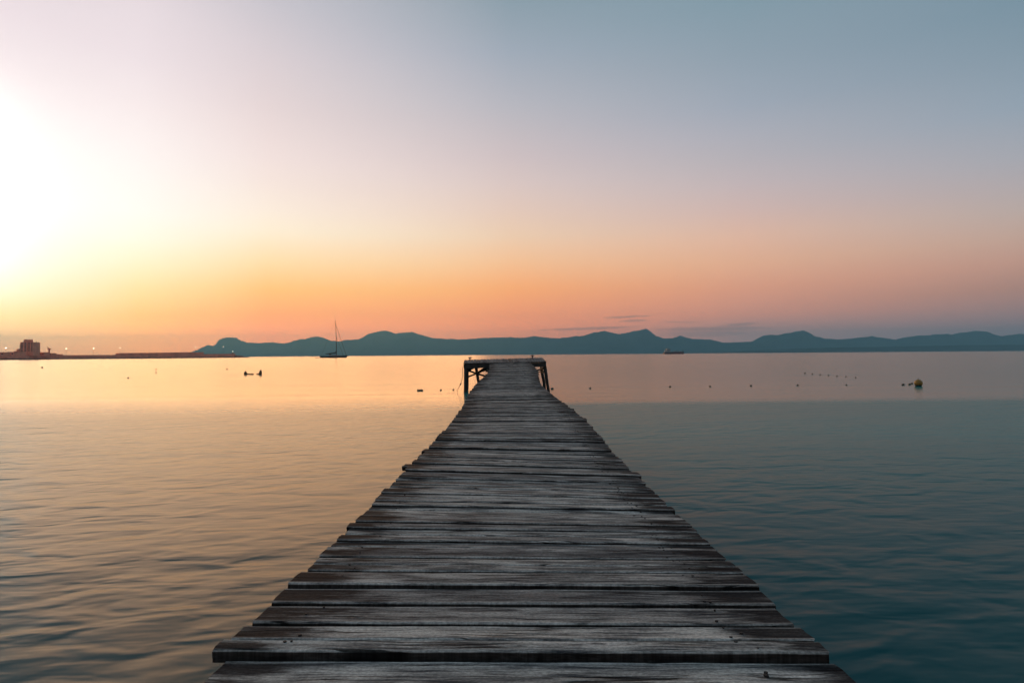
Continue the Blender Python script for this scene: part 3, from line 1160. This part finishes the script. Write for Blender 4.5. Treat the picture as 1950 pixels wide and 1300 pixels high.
bm = bmesh.new()
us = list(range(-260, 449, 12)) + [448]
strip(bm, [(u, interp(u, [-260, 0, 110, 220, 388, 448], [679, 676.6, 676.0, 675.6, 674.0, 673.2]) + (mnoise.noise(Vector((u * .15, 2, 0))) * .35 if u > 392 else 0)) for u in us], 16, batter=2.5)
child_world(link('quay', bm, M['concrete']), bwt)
bm = bmesh.new()
us = [220 + 7 * i for i in range(25)]
rings = []
for u in us:
    p = shore(u)
    n_ = Vector((p.x, p.y, 0)).normalized()
    zt = height_at(u, interp(u, [220, 330, 388], [672.2, 670.9, 670.2])) * 1.0
    zb = height_at(u, 675.5) - 1.0
    q = p + n_ * 5
    rings.append([bm.verts.new(tuple(q + Vector((0, 0, z)) + n_ * off)) for off, z in ((0, zb), (0, zt), (4, zt), (4, zb))])
for a, b_ in zip(rings[:-1], rings[1:]):
    for j in range(4):
        bm.faces.new((a[j], b_[j], b_[(j + 1) % 4], a[(j + 1) % 4]))
bm.faces.new(rings[0]); bm.faces.new(rings[-1][::-1])
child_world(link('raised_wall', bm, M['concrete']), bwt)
# rock armour along the waterline and round the tip
bm = bmesh.new()
for u in [x * 2.1 for x in range(-40, 226)]:
    p = shore(min(u, 470))
    hmax = 2.2 if u < 448 else max(.25, height_at(u, interp(u, [448, 458, 469], [676.0, 677.6, 680.6])))
    for q in range(2):
        r_ = rnd.uniform(.8, 1.5) * (1 if u < 450 else 1.25)
        c = p + Vector((rnd.uniform(-1.2, 1.2), rnd.uniform(-1.5, 1.5) + (rnd.uniform(0, 9) if u > 446 else 0), rnd.uniform(-.2, hmax * .75)))
        res = bmesh.ops.create_icosphere(bm, subdivisions=1, radius=r_, matrix=Matrix.Translation(c))
        for v in res['verts']:
            v.co = c + (v.co - c) * rnd.uniform(.7, 1.15)
rk = link('glow_tinted_armour_rock', bm, M['rock'], kind='stuff')
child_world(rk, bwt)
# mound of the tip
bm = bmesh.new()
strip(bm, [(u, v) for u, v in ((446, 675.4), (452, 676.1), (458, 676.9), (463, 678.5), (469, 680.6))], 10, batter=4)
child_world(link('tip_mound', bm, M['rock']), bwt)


def building(u0, u1, top, base_off, depth, label, cat, parts, group=None, name='harbour_building'):
    """house standing on the quay behind the waterfront"""
    uc = (u0 + u1) / 2
    p = shore(uc)
    n_ = Vector((p.x, p.y, 0)).normalized()
    o0 = p + n_ * base_off
    k_ = o0.y / F
    t_ = thing(name, label, cat, (o0.x, o0.y, height_at(uc, 676.8) - .5), 0, group)
    ztop = at(uc, top, o0.y).z - t_.location.z
    w = (u1 - u0) * k_
    return t_, w, ztop, k_


def bpart(name, t_, x0, x1, y0, y1, z0, z1, mat, parent=None):
    bm_ = bmesh.new()
    box(bm_, x0, x1, y0, y1, z0, z1)
    return link(name, bm_, mat, parent or t_)


def windows(t_, wall, x0, x1, z0, z1, nx, nz, yf):
    for a in range(nx):
        for b_ in range(nz):
            xa = x0 + (a + .25) * (x1 - x0) / nx
            za = z0 + (b_ + .3) * (z1 - z0) / nz
            bpart('window', t_, xa, xa + .5 * (x1 - x0) / nx, yf - .10, yf - .02, za, za + .45 * (z1 - z0) / nz, M['glassdark'], wall)


# tall block with a stepped top
t, w, zt, k = building(38, 62, 652, 12, 14, 'tall stepped tower block rising above the harbour at far left', 'building', None, name='harbour_tower')
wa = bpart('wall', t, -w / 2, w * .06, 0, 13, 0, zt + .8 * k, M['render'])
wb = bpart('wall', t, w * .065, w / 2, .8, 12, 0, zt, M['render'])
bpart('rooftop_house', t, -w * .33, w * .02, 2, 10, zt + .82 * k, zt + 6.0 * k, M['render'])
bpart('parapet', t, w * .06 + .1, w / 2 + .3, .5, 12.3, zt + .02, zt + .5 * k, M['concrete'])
windows(t, wa, -w / 2, w * .06, 6, zt, 2, 7, 0)
windows(t, wb, w * .06, w / 2, 6, zt, 2, 7, .8)
bm = bmesh.new()
tube(bm, [(w * .48, 6, zt), (w * .48, 6, zt + 3.0 * k)], .25, 6)
link('antenna', bm, M['spar'], t)
for (u0, u1, top, lab) in ((-90, -40, 667, 'low harbour building outside the left edge'), (-34, 7, 670.6, 'low flat harbour shed at the left edge below a lit lamp'),
                           (15, 26, 669.8, 'small low house with flat roof left of the square chimney house'), (26, 37, 668.3, 'low house with a square chimney directly left of the tower block'),
                           (62.5, 84, 670.6, 'long low building directly right of the tower block'), (84.5, 98, 672.2, 'low shed under the flag-shaped crane mast'),
                           (98.5, 110, 674.2, 'lowest shed at the right end of the harbour buildings')):
    if u1 < -20:
        continue
    t, w, zt, k = building(u0, u1, top, 10, 10, lab, 'building', None, 'low buildings along the harbour quay')
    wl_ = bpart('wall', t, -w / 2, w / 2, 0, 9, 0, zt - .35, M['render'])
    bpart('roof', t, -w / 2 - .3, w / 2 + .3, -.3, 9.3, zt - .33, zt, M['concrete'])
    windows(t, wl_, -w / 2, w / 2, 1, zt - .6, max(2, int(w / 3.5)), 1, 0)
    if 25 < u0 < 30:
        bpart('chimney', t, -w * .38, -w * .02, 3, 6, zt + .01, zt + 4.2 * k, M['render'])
        bm = bmesh.new()
        tube(bm, [(w * .12, 4, zt), (w * .12, 4, zt + 13 * k)], .22, 6)
        link('antenna', bm, M['spar'], t)
# travel hoist beside the sheds
p = shore(93)
n_ = Vector((p.x, p.y, 0)).normalized() * 5
k = p.y / F
t = thing('harbour_crane', 'small harbour crane on a thick column right of the tower block', 'crane', (p.x + n_.x, p.y + n_.y, height_at(93, 676.2)))
bm = bmesh.new()
tube(bm, [(0, 0, -.3), (.3, 0, 8 * k), (.5, 0, 11 * k)], [1.2, 1.0, .9], 8)
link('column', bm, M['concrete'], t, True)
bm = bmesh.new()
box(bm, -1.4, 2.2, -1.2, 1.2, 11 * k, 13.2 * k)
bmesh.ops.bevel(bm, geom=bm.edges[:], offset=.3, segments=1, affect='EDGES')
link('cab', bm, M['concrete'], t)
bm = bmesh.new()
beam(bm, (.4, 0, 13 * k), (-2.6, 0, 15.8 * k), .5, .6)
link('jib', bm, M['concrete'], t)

lamp_lab = {11: 'lit street lamp at the left edge, left of the tower block', 126: 'lit street lamp nearest the harbour sheds on the low quay', 178: 'lit street lamp halfway along the low quay',
            228: 'lit street lamp at the left end of the raised breakwater wall', 372: 'lit street lamp near the right end of the raised breakwater wall', 425: 'brightest lit street lamp, standing before the mountains near the breakwater tip'}
for u, v in ((11, 662.5), (126, 663.8), (178, 663.2), (228, 662.4), (372, 660.8), (425, 660.2)):
    p = shore(u)
    n_ = Vector((p.x, p.y, 0)).normalized() * (7 if 215 < u < 390 else 3)
    q = p + n_
    z0 = height_at(u, interp(u, [0, 220, 221, 388, 389, 448], [676.6, 675.6, 672.2, 670.3, 674.0, 673.2])) - .3
    t = thing('street_lamp', lamp_lab[u], 'street lamp', (q.x, q.y, z0), 0, 'lit lamps along the breakwater')
    zl = at(u, v, q.y).z - z0
    bm = bmesh.new()
    tube(bm, [(0, 0, 0), (0, 0, zl - .4)], [.16, .09], 6)
    link('pole', bm, M['spar'], t)
    bm = bmesh.new()
    lathe(bm, [(0, zl - .4), (.4, zl - .25), (.6, zl), (.4, zl + .25), (0, zl + .35)], 10)
    link('lamp_head', bm, M['lamp'], t, True)
# beacon near the tip
p = shore(443.2)
n_ = Vector((p.x, p.y, 0)).normalized() * 4
q = p + n_
z0 = height_at(443, 673.4) - .3
k = q.y / F
t = thing('harbour_beacon', 'little harbour light with a pale lantern near the tip of the breakwater', 'lighthouse', (q.x, q.y, z0))
bm = bmesh.new()
lathe(bm, [(1.1, 0), (.95, .5), (.75, 3.6 * k), (1.1, 3.7 * k), (1.1, 4.0 * k)], 12)
link('tower', bm, M['rock'], t, True)
bm = bmesh.new()
lathe(bm, [(.7, 4.02 * k), (.8, 4.6 * k), (.7, 5.4 * k)], 10)
link('lantern', bm, M['beacon'], t, True)
bm = bmesh.new()
lathe(bm, [(.95, 5.42 * k), (.5, 6.0 * k), (0, 6.3 * k)], 10)
link('cap', bm, M['rock'], t, True)

# ------------------------------------------------------------------ haze over the bay
bm = bmesh.new()
box(bm, -15100, 15100, -3100, 13100, -5.0, 480.0)
hm = bpy.data.materials.new('sea_haze')
hm.use_nodes = True
ht = hm.node_tree
ht.nodes.clear()
ho = ht.nodes.new('ShaderNodeOutputMaterial')
add = ht.nodes.new('ShaderNodeAddShader')
for i_, (dens, c_, g_) in enumerate(((AIR_DENSITY, AIR_COLOR, 0.0), (MIST_DENSITY, (0.95, 0.93, 0.92), MIST_G))):
    hv = ht.nodes.new('ShaderNodeVolumePrincipled')
    hv.inputs['Color'].default_value = c_ + (1,)
    hv.inputs['Density'].default_value = dens
    hv.inputs['Anisotropy'].default_value = g_
    ht.links.new(hv.outputs[0], add.inputs[i_])
ht.links.new(add.outputs[0], ho.inputs['Volume'])
link('haze', bm, hm, kind='stuff')
